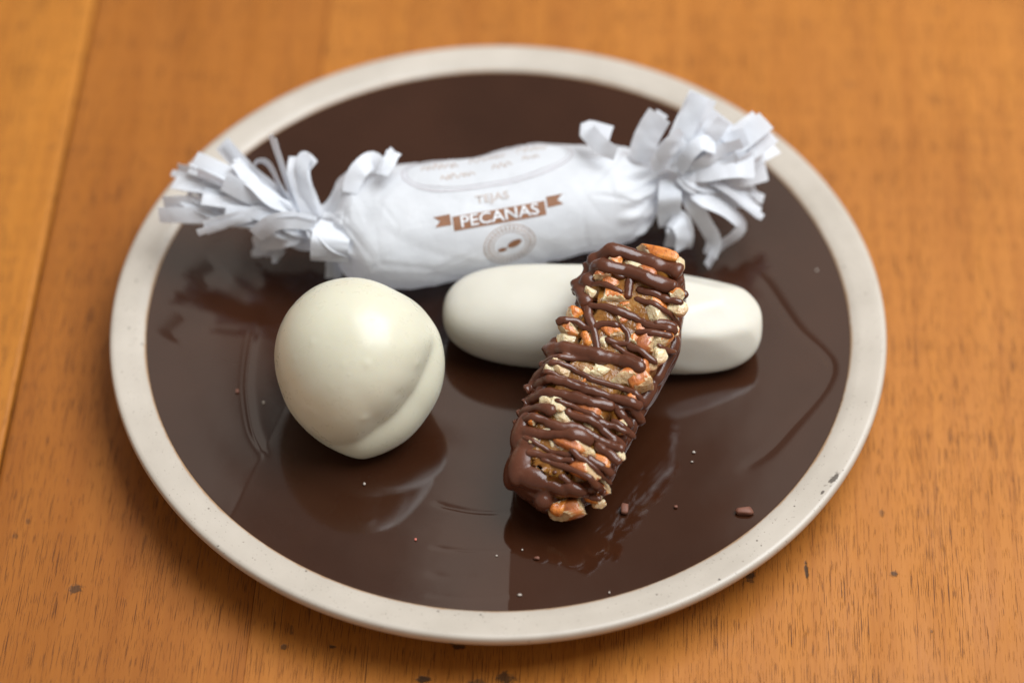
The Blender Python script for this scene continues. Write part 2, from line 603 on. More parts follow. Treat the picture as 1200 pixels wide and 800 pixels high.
UPN = np.array(UPV)
UNIT = (bc - CAM).dot(FWD) / FPX


def ring_table(t):
    a = np.array([q[0] for q in t], float)
    b = np.array([q[1] for q in t], float)
    a, b = np.concatenate([a - 360, a, a + 360]), np.concatenate([b, b, b])
    g_ = np.arange(0, 361)
    y = np.interp(np.arange(-30, 391), a, b)
    return g_, np.convolve(y, np.hanning(17) / np.hanning(17).sum(), 'same')[30:391]


DOME = ring_table([(16, 101), (42, 101), (60, 97), (90, 100), (117, 100), (146, 97), (180, 92), (201, 90), (226, 94), (258, 100), (273, 97), (292, 84), (326, 80), (352, 87)])
SKIRT = ring_table([(0, 107), (20, 105), (40, 99), (55, 88), (90, 85), (180, 84), (230, 92), (258, 104), (274, 113), (290, 111), (304, 110), (323, 107), (340, 108)])


def ball_fn(d):
    dx, dy = d[0], d @ UPN
    sl = min(1.0, math.hypot(dx, dy))
    ph = math.degrees(math.atan2(dy, dx)) % 360
    dome = UNIT * (97 + (np.interp(ph, DOME[0], DOME[1]) - 97) * sl ** 3)
    skirt = UNIT * np.interp(ph, SKIRT[0], SKIRT[1]) * (1 - 2.7 * (1 - sl))
    r = smax([dome, skirt], .00045)
    if d[2] < 0:
        r = smin([r, .0196 / max(1e-3, -d[2])], .0004)
    for bd, ba, bw_ in BUB:
        r += .65 * ba * math.exp(-((1 - d @ bd) / bw_))
    r += .0006 * fbm(d, .8, 1, 4.0)
    return r


o = star('white_chocolate_sweet', bc, 6, ball_fn, M['white_choc'])
tag(o, 'round cream white chocolate sweet with a rippled foot, left on the brown plate', 'chocolate')

lc = (P(560, 369, PZ + .010) + P(852, 377, PZ + .010)) / 2
ld = P(852, 390, PZ + .010) - P(560, 378, PZ + .010)
FAC = []
rnd = random.Random(5)
for (u, v, wz, dist) in [(.30, -.35, .75, .975), (.42, .25, .75, .985), (.10, .10, .95, .965), (.42, -.75, .40, .985), (.66, -.30, .45, .985),
                         (.25, -.90, .20, .985), (.15, .60, .75, .97), (.55, .0, .80, .975)]:
    nn = np.array((u, v, wz))
    nn /= np.linalg.norm(nn)
    sup = np.linalg.norm(nn * np.array((.0453, .0157, .0126)))
    FAC.append((nn, sup * (dist + .010)))


def log_fn(d):
    e = 2.7
    r = (abs(d[0] / .0472) ** e + abs(d[1] / .0172) ** 2.3 + abs(d[2] / .0112) ** 2.3) ** (-1 / 2.5)
    r = (abs(d[0] * 1 / .0472) ** e + 1e-12)
    # solve the superellipsoid radius by a few Newton steps
    lo, hi = 0.0, .08
    for _ in range(26):
        m = (lo + hi) / 2
        val = (abs(d[0] * m / .0447) ** 2) ** (2.6 if d[0] > 0 else 1.9) + (abs(d[1] * m / .0152) ** 2.5 + abs(d[2] * m / .0121) ** 2.3)
        if val > 1:
            hi = m
        else:
            lo = m
    r = lo
    cand = [r]
    for nn, dist in FAC:
        k = d @ nn
        if k > .05:
            cand.append(dist / k)
    r = smin(cand, .0006)
    if d[2] < 0:
        r = smin([r, .0112 / max(1e-3, -d[2])], .0003)
    return r + .00025 * fbm(d, 2.0, 2, 2.0)


# denser sampling for the long shape: stretch the icosphere before taking directions
v, f = ico(6)
v = v * np.array((.045, .0155, .0125))
vv = []
for q in v:
    d = q / np.linalg.norm(q)
    vv.append(d * log_fn(d))
o = mesh('white_chocolate_log', vv, f, M['pale_choc'])
o.location = lc
o.rotation_euler = (0, 0, math.atan2(ld.y, ld.x))
tag(o, 'long ivory white chocolate log lying beneath the pecan bar', 'chocolate')

# ------------------------------------------------------------------ pecan bar
bar = empty('pecan_bar', tuple(P(650, 590, PZ)))
tag(bar, 'pecan and caramel bar drizzled with dark chocolate, leaning on the white log', 'pecan bar')
O_ = P(634, 588, PZ + .0150)
T_ = P(747, 300, PZ + .0385)
U = (T_ - O_)
BL = U.length
U.normalize()
V = Vector((U.y, -U.x, 0)).normalized()      # to the right in the picture
V = (V + Vector((0, 0, -.04))).normalized()
W = V.cross(U)
W.normalize()
if W.z < 0:
    W = -W
V = U.cross(W)
V.normalize()
print('bar length', BL, 'slope', math.degrees(math.asin(U.z)), 'V', V, 'W', W)


def L(px, py, w=0.0):
    """pixel -> (u, v) on the bar's top plane raised by w"""
    d = ray(px, py)
    o = O_ + W * w
    t = (o - CAM).dot(W) / d.dot(W)
    q = CAM + d * t - O_
    return q.dot(U), q.dot(V)


def B(u, v, w):
    return O_ + U * u + V * v + W * w


OUT = [(700, 292), (722, 287), (750, 289), (780, 295), (799, 312), (803, 340), (799, 375), (795, 400), (783, 425), (771, 446), (756, 472), (744, 493), (732, 516), (722, 538), (711, 556),
       (697, 570), (682, 580), (662, 587), (642, 587), (625, 580), (610, 570), (598, 558), (594, 538), (597, 510), (606, 482), (619, 455), (635, 428), (646, 405), (661, 378), (675, 350), (680, 325), (687, 303)]
outl = [L(x, y) for x, y in OUT]
outl = catmull(outl + [outl[0]], 120)[:-1]
oc = np.mean(outl, 0)


def inset(k, amt):
    p = np.array(outl)
    t = np.roll(p, -2, 0) - np.roll(p, 2, 0)
    nrm = np.stack([t[:, 1], -t[:, 0]], 1)
    nrm /= np.linalg.norm(nrm, axis=1)[:, None]
    sgn = np.sign(((p - oc) * nrm).sum(1).mean())
    return p - nrm * sgn * amt


TH = .0165
rings = [(-.0030, .0052), (-.0018, .0030), (.0003, .0014), (.0045, .0007), (.0115, .0012), (.0150, .0028), (.0165, .0055)]
vs, fs = [], []
N = len(outl)
for dep, ins in rings:
    dd = dep
    for q in inset(0, ins + .0006):
        w_ = -dd
        pt = B(q[0], q[1], w_ - .0022)
        pt = pt + (B(oc[0], oc[1], w_) - pt).normalized() * .0010
        vs.append(pt + W * .0007 * fbm(pt, 260, 3) + V * .0006 * fbm(pt, 240, 3, 5))
for i in range(len(rings) - 1):
    for j in range(N):
        j2 = (j + 1) % N
        fs.append((i * N + j, i * N + j2, (i + 1) * N + j2, (i + 1) * N + j))
# top cap: shrinking rings towards the spine
spine = [np.array((q[0], 0)) for q in outl]
p0 = inset(0, rings[0][1] + .0006)
base = 0
prev = 0
ca = np.array([[min(max(q[0], .014), BL - .012), 0] for q in p0])
ca[:, 1] = [np.interp(x, [.0, BL], [.0, .0]) for x in ca[:, 0]]
for s_ in (.66, .33, .0):
    st = len(vs)
    for k, q in enumerate(p0):
        qq = ca[k] + (q - ca[k]) * s_
        pt = B(qq[0], qq[1], .0012)
        vs.append(pt + W * .0008 * fbm(pt, 260, 3))
    for j in range(N):
        j2 = (j + 1) % N
        fs.append((prev + j, prev + j2, st + j2, st + j) if prev == 0 else (prev + j, prev + j2, st + j2, st + j))
    prev = st
bot = (len(rings) - 1) * N
fs.append(tuple(bot + j for j in range(N)))
core = mesh('caramel_core', vs, fs, M['caramel'], bar)
core_v, core_f = [Vector(q) for q in vs], fs

# pecan pieces: (px, py, length px, width px, angle deg in the picture, kind)
PX = 1 / 4300.0
PEC = [(718, 303, 18, 11, -25, 'O'), (708, 322, 20, 13, 50, 'O'), (694, 344, 15, 14, 0, 'C'), (714, 332, 20, 12, -20, 'O'), (716, 350, 28, 19, -55, 'OC'), (737, 362, 20, 12, 0, 'R'),
       (770, 296, 40, 11, -18, 'R'), (797, 309, 8, 14, 0, 'C'), (790, 346, 18, 12, -20, 'OC'), (793, 359, 20, 14, -35, 'C'), (768, 360, 24, 14, -20, 'O'), (774, 373, 32, 19, -10, 'OC'),
       (674, 368, 16, 13, -30, 'O'), (667, 384, 22, 16, -10, 'O'), (664, 396, 18, 15, 0, 'C'), (688, 398, 9, 15, 20, 'R'), (716, 388, 26, 13, -40, 'R'), (739, 389, 12, 13, 0, 'C'),
       (706, 401, 14, 12, -30, 'C'), (724, 412, 15, 10, 20, 'C'), (753, 386, 18, 10, -10, 'O'), (748, 400, 20, 15, 20, 'O'), (760, 403, 24, 17, 30, 'O'), (776, 399, 22, 13, 40, 'O'),
       (771, 417, 15, 16, 30, 'C'), (741, 416, 20, 12, -20, 'OC'), (762, 428, 12, 10, 0, 'C'), (656, 434, 20, 15, -30, 'C'), (675, 437, 26, 15, -20, 'C'), (705, 438, 18, 16, -10, 'C'),
       (718, 434, 12, 16, 10, 'C'), (732, 446, 22, 22, -60, 'OC'), (749, 446, 26, 20, -60, 'O'), (664, 441, 20, 12, -15, 'C'), (650, 436, 18, 12, 10, 'C'), (689, 450, 18, 13, -30, 'OC'),
       (708, 454, 10, 12, 0, 'C'), (662, 457, 24, 9, -20, 'C'), (700, 468, 32, 8, -10, 'C'), (734, 460, 26, 10, -25, 'C'), (653, 473, 20, 16, -30, 'C'), (682, 482, 34, 17, -20, 'O'),
       (702, 487, 12, 10, 0, 'C'), (660, 492, 22, 12, -30, 'C'), (676, 498, 30, 9, -25, 'C'), (692, 507, 26, 9, -25, 'C'), (645, 506, 14, 9, 10, 'C'), (630, 515, 16, 9, 10, 'C'),
       (716, 515, 18, 10, -25, 'C'), (648, 524, 13, 12, -20, 'C'), (663, 528, 20, 12, 0, 'C'), (676, 522, 44, 17, -25, 'O'), (690, 531, 9, 16, 30, 'C'), (645, 545, 26, 10, -25, 'C'),
       (659, 555, 15, 13, -30, 'C'), (662, 542, 18, 8, -10, 'C'), (684, 549, 32, 18, -20, 'R'), (674, 562, 20, 14, -40, 'O'), (706, 560, 12, 17, 20, 'OC'), (726, 533, 9, 12, 30, 'C'),
       (710, 528, 24, 11, -25, 'C'), (701, 541, 22, 12, -20, 'R'), (664, 589, 34, 16, 10, 'O'), (654, 584, 18, 13, 60, 'R'), (694, 572, 18, 12, -20, 'R'), (700, 580, 12, 8, 10, 'C'),
       (640, 470, 12, 12, 0, 'C'), (628, 492, 14, 12, 0, 'OC'), (752, 432, 14, 14, 0, 'R'), (786, 385, 14, 12, 0, 'C'), (729, 374, 18, 12, 20, 'R'), (706, 376, 18, 12, 0, 'OC'),
       (744, 470, 14, 12, 0, 'O'), (728, 500, 14, 12, 0, 'OC'), (757, 322, 20, 12, -20, 'O'), (742, 312, 20, 10, -10, 'C')]
ball_v, ball_f = ico(3)
prnd = random.Random(11)
all_v, all_f = list(core_v), list(core_f)


def chunk_mesh(seed, kind):
    rd = random.Random(seed)
    pts = ball_v.copy()
    # boxy rounded fragment
    pts = np.sign(pts) * np.abs(pts) ** rd.uniform(.62, .8)
    pts /= np.abs(pts).max()
    # groove along the nut
    gr = rd.uniform(-.3, .3)
    pts[:, 2] -= .28 * np.exp(-((pts[:, 1] - gr) / .16) ** 2) * (pts[:, 2] > 0)
    pts[:, 2] += -.35 * pts[:, 0] ** 2 * rd.uniform(0, 1)
    cut = np.zeros(len(pts), bool)
    planes = {'O': 2, 'R': 1, 'OC': 3, 'C': 6}[kind]
    pts[:, 2] += .07 * np.sin(pts[:, 1] * 11 + rd.uniform(0, 6)) * (pts[:, 2] > -.2)
    for k in range(planes):
        if kind == 'C':
            nv = np.array((rd.uniform(-.7, .7), rd.uniform(-.7, .7), rd.uniform(.3, 1.)))
            off = rd.uniform(.42, .62)
        elif kind == 'OC' and k == 0:
            nv = np.array((rd.choice((1, .8)), rd.uniform(-.6, .1), rd.uniform(.3, .8)))
            off = rd.uniform(.30, .45)
        else:
            nv = np.array((rd.choice((-1, 1)), rd.uniform(-.8, .8), rd.uniform(-.2, .75)))
            off = rd.uniform(.5, .75)
        nv /= np.linalg.norm(nv)
        ex = pts @ nv - off
        m = ex > 0
        pts[m] -= np.outer(ex[m], nv)
        cut |= m
    for i, q in enumerate(pts):
        a = .17 if cut[i] else .07
        k = 1 + a * fbm(q, 2.2, 3, seed) + (.07 * fbm(q, 6.5, 2, seed) if cut[i] else .02 * fbm(q, 9, 2, seed))
        pts[i] = q * k
    mi = [1 if sum(cut[j] for j in t) >= 2 else 0 for t in ball_f]
    if kind == 'C':
        mi = [1 if (a or pts[list(t)].mean(0)[2] > -.1) else 0 for a, t in zip(mi, ball_f)]
    return pts, mi


for k, (px, py, ln, wd, ang, kind) in enumerate(PEC):
    pts, mi = chunk_mesh(k + 3, kind)
    inside = 0
    u, v_ = L(px, py)
    hl, hw = ln * PX * .70, wd * PX * .70
    hh = max(.0016, min(hl, hw) * .95)
    a = R(ang)
    # picture direction -> bar plane direction
    u2, v2 = L(px + 10 * math.cos(a), py - 10 * math.sin(a))
    d = np.array((u2 - u, v2 - v_))
    d /= np.linalg.norm(d)
    e = np.array((-d[1], d[0]))
    if e[0] < 0:
        e = -e
    wz = prnd.uniform(-.0008, .0007) + (.0003 if kind in 'OR' else .0007 if kind == 'C' and 428 < py < 560 else 0)
    side = (u < .012) * .006 + 0
    tilt = prnd.uniform(-.35, .35)
    vs = []
    for q in pts:
        x, y, z = q[0] * hl, q[1] * hw, q[2] * hh
        z += x * tilt
        vs.append(B(u + d[0] * x + e[0] * y, v_ + d[1] * x + e[1] * y, wz - side + z))
    c = sum(vs, Vector()) / len(vs)
    o = mesh('pecan_piece', [q - c for q in vs], ball_f, [M['skin'], M['meat']], None, mi=mi)
    o.data.polygons.foreach_set('use_smooth', [m_ == 0 for m_ in mi])
    o.parent = bar
    o.matrix_parent_inverse = Matrix.Translation(-bar.location)
    o.location = c
    b0 = len(all_v)
    all_v += vs
    all_f += [tuple(b0 + j for j in t) for t in ball_f]

bvh = BVHTree.FromPolygons(all_v, all_f)


def surf_w(u, v):
    hit = bvh.ray_cast(B(u, v, .02), -W, .05)
    return .02 - hit[3] if hit[0] is not None else -.012


# drizzles: (pixel path, radius px, width factor)
DR = [([(684, 322), (692, 306), (706, 297), (722, 294), (750, 300), (768, 307), (786, 312), (799, 320)], 8.5, 'T'),
      ([(700, 312), (716, 315), (740, 319), (759, 328), (780, 334), (794, 337)], 7.5, 'T'), ([(745, 339), (766, 343), (780, 350), (801, 355)], 4.5, 'S'),
      ([(739, 322), (737, 336), (736, 350)], 4.6, 'S'), ([(676, 332), (698, 331), (710, 335), (731, 346)], 4, 'S'),
      ([(743, 349), (757, 355), (774, 362), (790, 370), (797, 375)], 3.1, 'S'), ([(677, 328), (683, 344), (690, 357)], 8, 'T'),
      ([(690, 357), (714, 362), (735, 369), (750, 375), (760, 381), (780, 385), (794, 387)], 4.6, 'S'),
      ([(688, 352), (690, 370), (696, 387), (699, 402), (702, 420)], 4.2, 'S'), ([(659, 376), (675, 376), (690, 384), (708, 380), (727, 382)], 4.0, 'S'),
      ([(726, 380), (735, 390), (736, 402), (722, 402), (709, 396)], 3.0, 'S'), ([(744, 390), (765, 392), (789, 396)], 3.4, 'S'),
      ([(733, 404), (750, 412), (770, 427)], 3.8, 'S'), ([(643, 404), (667, 408), (690, 413), (705, 418), (723, 421), (738, 426), (757, 436)], 8.0, 'T'),
      ([(637, 419), (655, 419), (675, 420), (698, 420)], 4.5, 'T'), ([(639, 427), (660, 428), (679, 437), (697, 446), (727, 454), (742, 460), (755, 471)], 3.3, 'S'),
      ([(620, 447), (640, 443), (660, 447), (685, 456), (710, 463), (735, 471), (753, 476)], 5.3, 'S'), ([(619, 463), (640, 459), (660, 463), (678, 468), (698, 474), (722, 476)], 5.6, 'S'),
      ([(722, 476), (730, 486), (740, 497)], 4.6, 'S'), ([(735, 472), (748, 484), (752, 490)], 4.6, 'S'), ([(611, 476), (632, 477), (652, 485)], 5.2, 'S'),
      ([(608, 488), (632, 490), (652, 500), (677, 502), (692, 509), (712, 520), (732, 526)], 5.2, 'S'), ([(662, 482), (678, 490), (698, 496), (712, 508), (733, 520)], 4.6, 'S'),
      ([(698, 494), (718, 499), (738, 506)], 3.8, 'S'), ([(606, 500), (632, 508), (655, 511), (678, 512), (696, 519)], 6.2, 'T'), ([(696, 519), (713, 531), (728, 543)], 5.2, 'S'),
      ([(615, 528), (635, 533), (655, 538), (674, 540)], 4.0, 'S'), ([(633, 538), (660, 547), (681, 557), (700, 567), (709, 571)], 3.7, 'S'),
      ([(687, 538), (702, 545), (719, 552)], 5.0, 'S'), ([(688, 575), (704, 578)], 3.0, 'S'), ([(716, 490), (728, 498), (744, 508)], 3.8, 'S'),
      ([(640, 428), (628, 436), (618, 448)], 4.5, 'T'), ([(765, 380), (782, 378), (794, 382)], 5, 'T'),
      ([(650, 400), (640, 424), (627, 450), (614, 480), (606, 508), (602, 530)], 5.5, 'T'), ([(690, 304), (686, 322), (680, 340), (677, 352)], 6, 'T'),
      ([(640, 436), (655, 441), (672, 447), (690, 452)], 2.6, 'S'), ([(650, 470), (668, 476), (690, 486), (705, 492)], 3.0, 'S'), ([(612, 510), (630, 520), (650, 530), (672, 533)], 3.2, 'S'),
      ([(668, 528), (684, 540), (702, 552), (716, 560)], 3.2, 'S'), ([(690, 460), (712, 470), (735, 480), (748, 482)], 2.8, 'S'), ([(655, 556), (672, 566), (690, 576)], 3.4, 'S'),
      ([(706, 303), (712, 314), (722, 322), (735, 324)], 2.8, 'S'), ([(716, 402), (728, 410), (744, 420), (754, 428)], 3.0, 'S'), ([(770, 404), (784, 408), (792, 402)], 3.0, 'S')]


def tube_geom(pts, rad, nrm, seg=12):
    """rounded strand through pts (Vectors) with radii rad, capped round"""
    vs, fs = [], []
    n_ = len(pts)
    for i in range(n_):
        t = (pts[min(i + 1, n_ - 1)] - pts[max(i - 1, 0)]).normalized()
        s_ = t.cross(nrm).normalized()
        q = s_.cross(t).normalized()
        for k in range(seg):
            a = 2 * math.pi * k / seg
            vs.append(pts[i] + (s_ * math.cos(a) + q * math.sin(a) * .68) * rad[i])
    for i in range(n_ - 1):
        for k in range(seg):
            k2 = (k + 1) % seg
            fs.append((i * seg + k, i * seg + k2, (i + 1) * seg + k2, (i + 1) * seg + k))
    fs.append(tuple(range(seg))[::-1])
    fs.append(tuple((n_ - 1) * seg + k for k in range(seg)))
    return vs, fs


def strand(path, rpx, seed, lift=.55):
    if min(abs(path[0][0] - q[0]) + abs(path[0][1] - q[1]) for q in OUT[18:]) < 26:
        path = [(path[0][0] - 7, path[0][1] + 3)] + list(path)
    n_ = max(14, int(sum(math.hypot(b[0] - a[0], b[1] - a[1]) for a, b in zip(path, path[1:])) / 1.7))
    pts = catmull(path, n_)
    uv = [L(x, y, .0012) for x, y in pts]
    rad0 = rpx * PX * 1.12
    ws = [max(surf_w(u, v), surf_w(u + rad0 * .6, v), surf_w(u - rad0 * .6, v)) for u, v in uv]
    ws = [max(w_, -.0035) for w_ in ws]
    # liquid bridges gaps: running maximum, then smoothing
    mx = [max(ws[max(0, i - 2):i + 3]) for i in range(n_)]
    sm = np.convolve(np.pad(mx, 5, 'edge'), np.ones(11) / 11, 'valid')
    P3, rr = [], []
    for i, (u, v) in enumerate(uv):
        e = min(i, n_ - 1 - i) / 3.0
        cap = math.sqrt(max(0.05, 1 - (1 - min(1, e)) ** 2))
        k = 1 + .38 * noise.noise(Vector((i * .09, seed * 3.7, 0))) + .16 * noise.noise(Vector((i * .3, seed * 1.7, 4)))
        r = rad0 * cap * k
        rr.append(r)
        P3.append(B(u + .0003 * noise.noise(Vector((i * .2, seed, 9))), v, sm[i] - .12 * rad0))
    return P3, rr


coat = bmesh.new()


def coat_add(vs, fs):
    b = [coat.verts.new(q) for q in vs]
    for t in fs:
        try:
            coat.faces.new([b[j] for j in t])
        except ValueError:
            pass


def blob(c, ru, rv, rw, sub=3):
    v, f = ico(sub)
    coat_add([c + U * (q[0] * ru) + V * (q[1] * rv) + W * (q[2] * rw) for q in v], f)


for k, (path, rpx, typ) in enumerate(DR):
    P3, rr = strand(path, rpx, k + 1)
    if typ == 'T':
        coat_add(*tube_geom(P3, rr, W))
    else:
        vs, fs = tube_geom(P3, rr, W)
        ob = mesh('chocolate_drizzle', vs, fs, M['choc'], bar)

# chocolate skirt round the sides
for dep, ins, rad in ((.0026, .0030, .0016), (.0042, .0024, .0019), (.0060, .0021, .0021), (.0080, .0021, .0022), (.0100, .0024, .0022), (.0120, .0028, .0022), (.0140, .0036, .0022)):
    lp = inset(0, ins)
    loop = [np.array(q) for q in catmull([tuple(q) for q in lp] + [tuple(lp[0])], 420)[:-1]]
    n_ = len(loop)
    for i in range(n_):
        u, v = loop[i]
        # bare stretches along the upper part of the right side, all chocolate elsewhere
        right = v > 0
        t = u / BL
        if right and dep < .0075 and .04 < t < .90 and (t < .5 or dep < .005) and noise.noise(Vector((t * 16, dep * 300, 2))) > -.35:
            continue
        if (not right) and dep < .005 and .3 < t < .92 and noise.noise(Vector((t * 13, 5, 2))) > .05:
            continue
        if right and noise.noise(Vector((i * .09, dep * 500, 6))) > .12:
            continue
        r = rad * (1 + .35 * noise.noise(Vector((i * .07, dep * 120, 1))))
        blob(B(u, v, -dep), r * 1.15, r, r, 2)
# masses at the lower left end
for x, y, w_, r in [
                    
                    (690, 329, -.001, 10), (684, 346, -.0015, 9), (698, 305, -.002, 10), (652, 402, -.003, 8), (704, 420, .0008, 9), (743, 428, .0010, 9), (738, 432, .0008, 8), (751, 436, .0002, 7), (718, 516, .0002, 7),
                    (680, 508, .0006, 7), (740, 474, .0008, 8), (725, 478, .0004, 7), (765, 330, .0006, 8), (752, 326, .0005, 8), (658, 541, -.0006, 4), (650, 553, .001, 3.2), (796, 328, -.002, 6), (801, 345, -.0035, 6)]:
    u, v = L(x, y, w_)
    rr = r * PX
    blob(B(u, v, w_), rr * 1.05, rr * 1.1, rr * .72)
for x, y, w_, a, b, c_ in [(614, 540, -.0020, 32, 17, 13), (626, 560, -.0020, 16, 26, 13), (606, 548, -.0050, 28, 14, 20), (622, 568, -.0060, 12, 24, 18), (650, 571, -.0022, 9, 24, 11), (672, 573, -.0016, 9, 17, 11),
                           (688, 573, -.0050, 9, 14, 16), (637, 587, -.0048, 12, 12, 13), (612, 505, -.0030, 26, 12, 14), (622, 522, -.0010, 14, 16, 9)]:
    u, v = L(x, y, w_)
    blob(B(u, v, w_), a * PX, b * PX, c_ * PX, 4)
me = bpy.data.meshes.new('chocolate_coating')
coat.normal_update()
coat.to_mesh(me)
coat.free()
tmp = bpy.data.objects.new('chocolate_coating', me)
col.objects.link(tmp)
rm = tmp.modifiers.new('r', 'REMESH')
rm.mode = 'VOXEL'
rm.voxel_size = .00036
sm_ = tmp.modifiers.new('s', 'SMOOTH')
sm_.iterations = 8
sm_.factor = .5
dg = bpy.context.evaluated_depsgraph_get()
me2 = bpy.data.meshes.new_from_object(tmp.evaluated_get(dg))
tmp.modifiers.clear()
tmp.data = me2
me2.materials.clear()
me2.materials.append(M['choc'])
me2.polygons.foreach_set('use_smooth', [True] * len(me2.polygons))
tmp.parent = bar
tmp.matrix_parent_inverse = Matrix.Translation(-bar.location)
print('coat faces', len(me2.polygons))

# ------------------------------------------------------------------ wrapped sweet
wrap = empty('wrapped_sweet', tuple(P(580, 260, PZ)))
tag(wrap, 'sweet wrapped in white waxed paper printed in brown, with fringed twisted ends', 'wrapped sweet')
# centre line stations: px, py (axis), z, horizontal half width, vertical half height
ST = [(300, 240, .034, .0090, .0050), (335, 256, .0320, .0085, .0055), (362, 266, .0300, .0075, .0060), (386, 271, .0290, .0082, .0070), (402, 268, .0290, .0150, .0125), (422, 267, .0290, .0198, .0150),
      (450, 267, .0290, .0212, .0157), (500, 262, .0292, .0212, .0157), (560, 252, .0294, .0210, .0154), (620, 241, .0296, .0212, .0154), (670, 232, .0300, .0198, .0150), (705, 230, .0303, .0178, .0142),
      (735, 226, .0308, .0145, .0118), (758, 216, .0315, .0100, .0085), (776, 207, .0320, .0078, .0062), (798, 200, .033, .0088, .0060), (818, 194, .0345, .0120, .0064)]
NS, NT_ = 420, 200
cs = catmull([(*P(a, b, c + .0012), d, e) for a, b, c, d, e in ST], NS)
AX = Vector(cs[280][:3]) - Vector(cs[126][:3])
AX.z = 0
AX.normalize()
SD = Vector((AX.y, -AX.x, 0))           # towards the camera
UPZ = Vector((0, 0, 1))


def wrap_pt(s, th, lift=0.0):
    """s in 0..1 along, th: 0 = towards the camera, 90 = top"""
    x = s * (NS - 1)
    i = min(int(x), NS - 2)
    q = cs[i] + (cs[i + 1] - cs[i]) * (x - i)
    c = Vector(q[:3])
    a, b = q[3] * .87, q[4] * .87
    ct, st_ = math.cos(th), math.sin(th)
    e = .88
    xx = math.copysign(abs(ct) ** e, ct)
    zz = math.copysign(abs(st_) ** e, st_)
    # pleats gather towards both twists
    body = min(1, max(0, (a - .0078) / .0075))
    pl = (1 - body) * .15 + .002
    dl = (s - .30) if s < .5 else (.86 - s)
    k = 1 + pl * math.sin(th * 9 + s * 40 + 1.5 * math.sin(th * 2)) + (1 - body) * .08 * math.sin(th * 17 + 2)
    # soft folds over the body
    pp = c + SD * (xx * a) + UPZ * (zz * b)
    print_area = math.exp(-((s - .52) / .17) ** 4) * math.exp(-((math.degrees(th) - 65) / 62) ** 4)
    amp = (1 - .62 * print_area)
    vq = Vector((pp.dot(AX) * 42 + pp.dot(SD) * 24, pp.dot(SD) * 60 - pp.dot(AX) * 18, pp.z * 60))
    vd = noise.voronoi(vq + Vector((0, 0, 3)))[0]
    vd2 = noise.voronoi(vq * 2.1)[0]
    sp_ = math.sin(s * 26 + th * 2.2 + 2 * fbm(pp, 30, 1, 5)) * abs(math.sin(s * 9))
    crz = math.exp(-((vd[1] - vd[0]) / .07) ** 2)
    dsp = -.00055 * (amp - .25) * crz + .0024 * amp * (vd[0] - .4) + .0009 * amp * (vd2[0] - .4) + .0002 * amp * (1 - 2.2 * abs(fbm(pp, 120, 1, 7.0))) + .0003 * fbm(pp, 40, 2) - .00035 * amp * max(0, 1 - 3.5 * abs(sp_)) 
    nrm = (SD * (xx / a) + UPZ * (zz / b)).normalized()
    return c + SD * (xx * a * k) + UPZ * (zz * b * k) + nrm * (dsp + lift), nrm


vs = []
for i in range(NS):
    for j in range(NT_):
        p_, _ = wrap_pt(i / (NS - 1), 2 * math.pi * j / NT_)
        vs.append(p_)
paper_body = mesh('paper_wrapper', vs, grid_faces(NS, NT_, True), M['paper'], wrap)


def ribbon(path, wpx, tilt, name='paper_strip', taper=1.0, twist=0.0):
    """paper strip: path of (px, py, z) points; width in pixels; tilt of its face from the camera"""
    n_ = 22
    pts = [P(a, b, c + .0012) for a, b, c in path]
    cp = [Vector(q) for q in catmull([tuple(q) for q in pts], n_)]
    w0 = wpx / 3750.0
    vs, fs = [], []
    th = .00004
    for i in range(n_):
        t = (cp[min(i + 1, n_ - 1)] - cp[max(i - 1, 0)]).normalized()
        view = (CAM - cp[i]).normalized()
        s_ = t.cross(view).normalized()
        nn = s_.cross(t).normalized()
        a = R(tilt + twist * i / n_ + 16 * noise.noise(Vector((i * .22, wpx, path[-1][0]))))
        s2 = s_ * math.cos(a) + nn * math.sin(a)
        n2 = nn * math.cos(a) - s_ * math.sin(a)
        hw = w0 / 2 * (taper + (1 - taper) * min(1, i / 6))
        for m, (k, h) in enumerate(((-1, 0), (-.5, .00008), (0, .0001), (.5, .00008), (1, 0))):
            vs.append(cp[i] + s2 * (hw * k) + n2 * (h + th))
        for m, (k, h) in enumerate(((1, 0), (.5, .00008), (0, .0001), (-.5, .00008), (-1, 0))):
            vs.append(cp[i] + s2 * (hw * k) + n2 * (h - th))
    K = 10
    for i in range(n_ - 1):
        for k in range(K):
            k2 = (k + 1) % K
            fs.append((i * K + k, i * K + k2, (i + 1) * K + k2, (i + 1) * K + k))
    fs.append(tuple(range(K))[::-1])
    fs.append(tuple((n_ - 1) * K + k for k in range(K)))
    o = mesh(name, vs, fs, M['paper'], wrap)
    o.data.set_sharp_from_angle(angle=R(35))
    return o


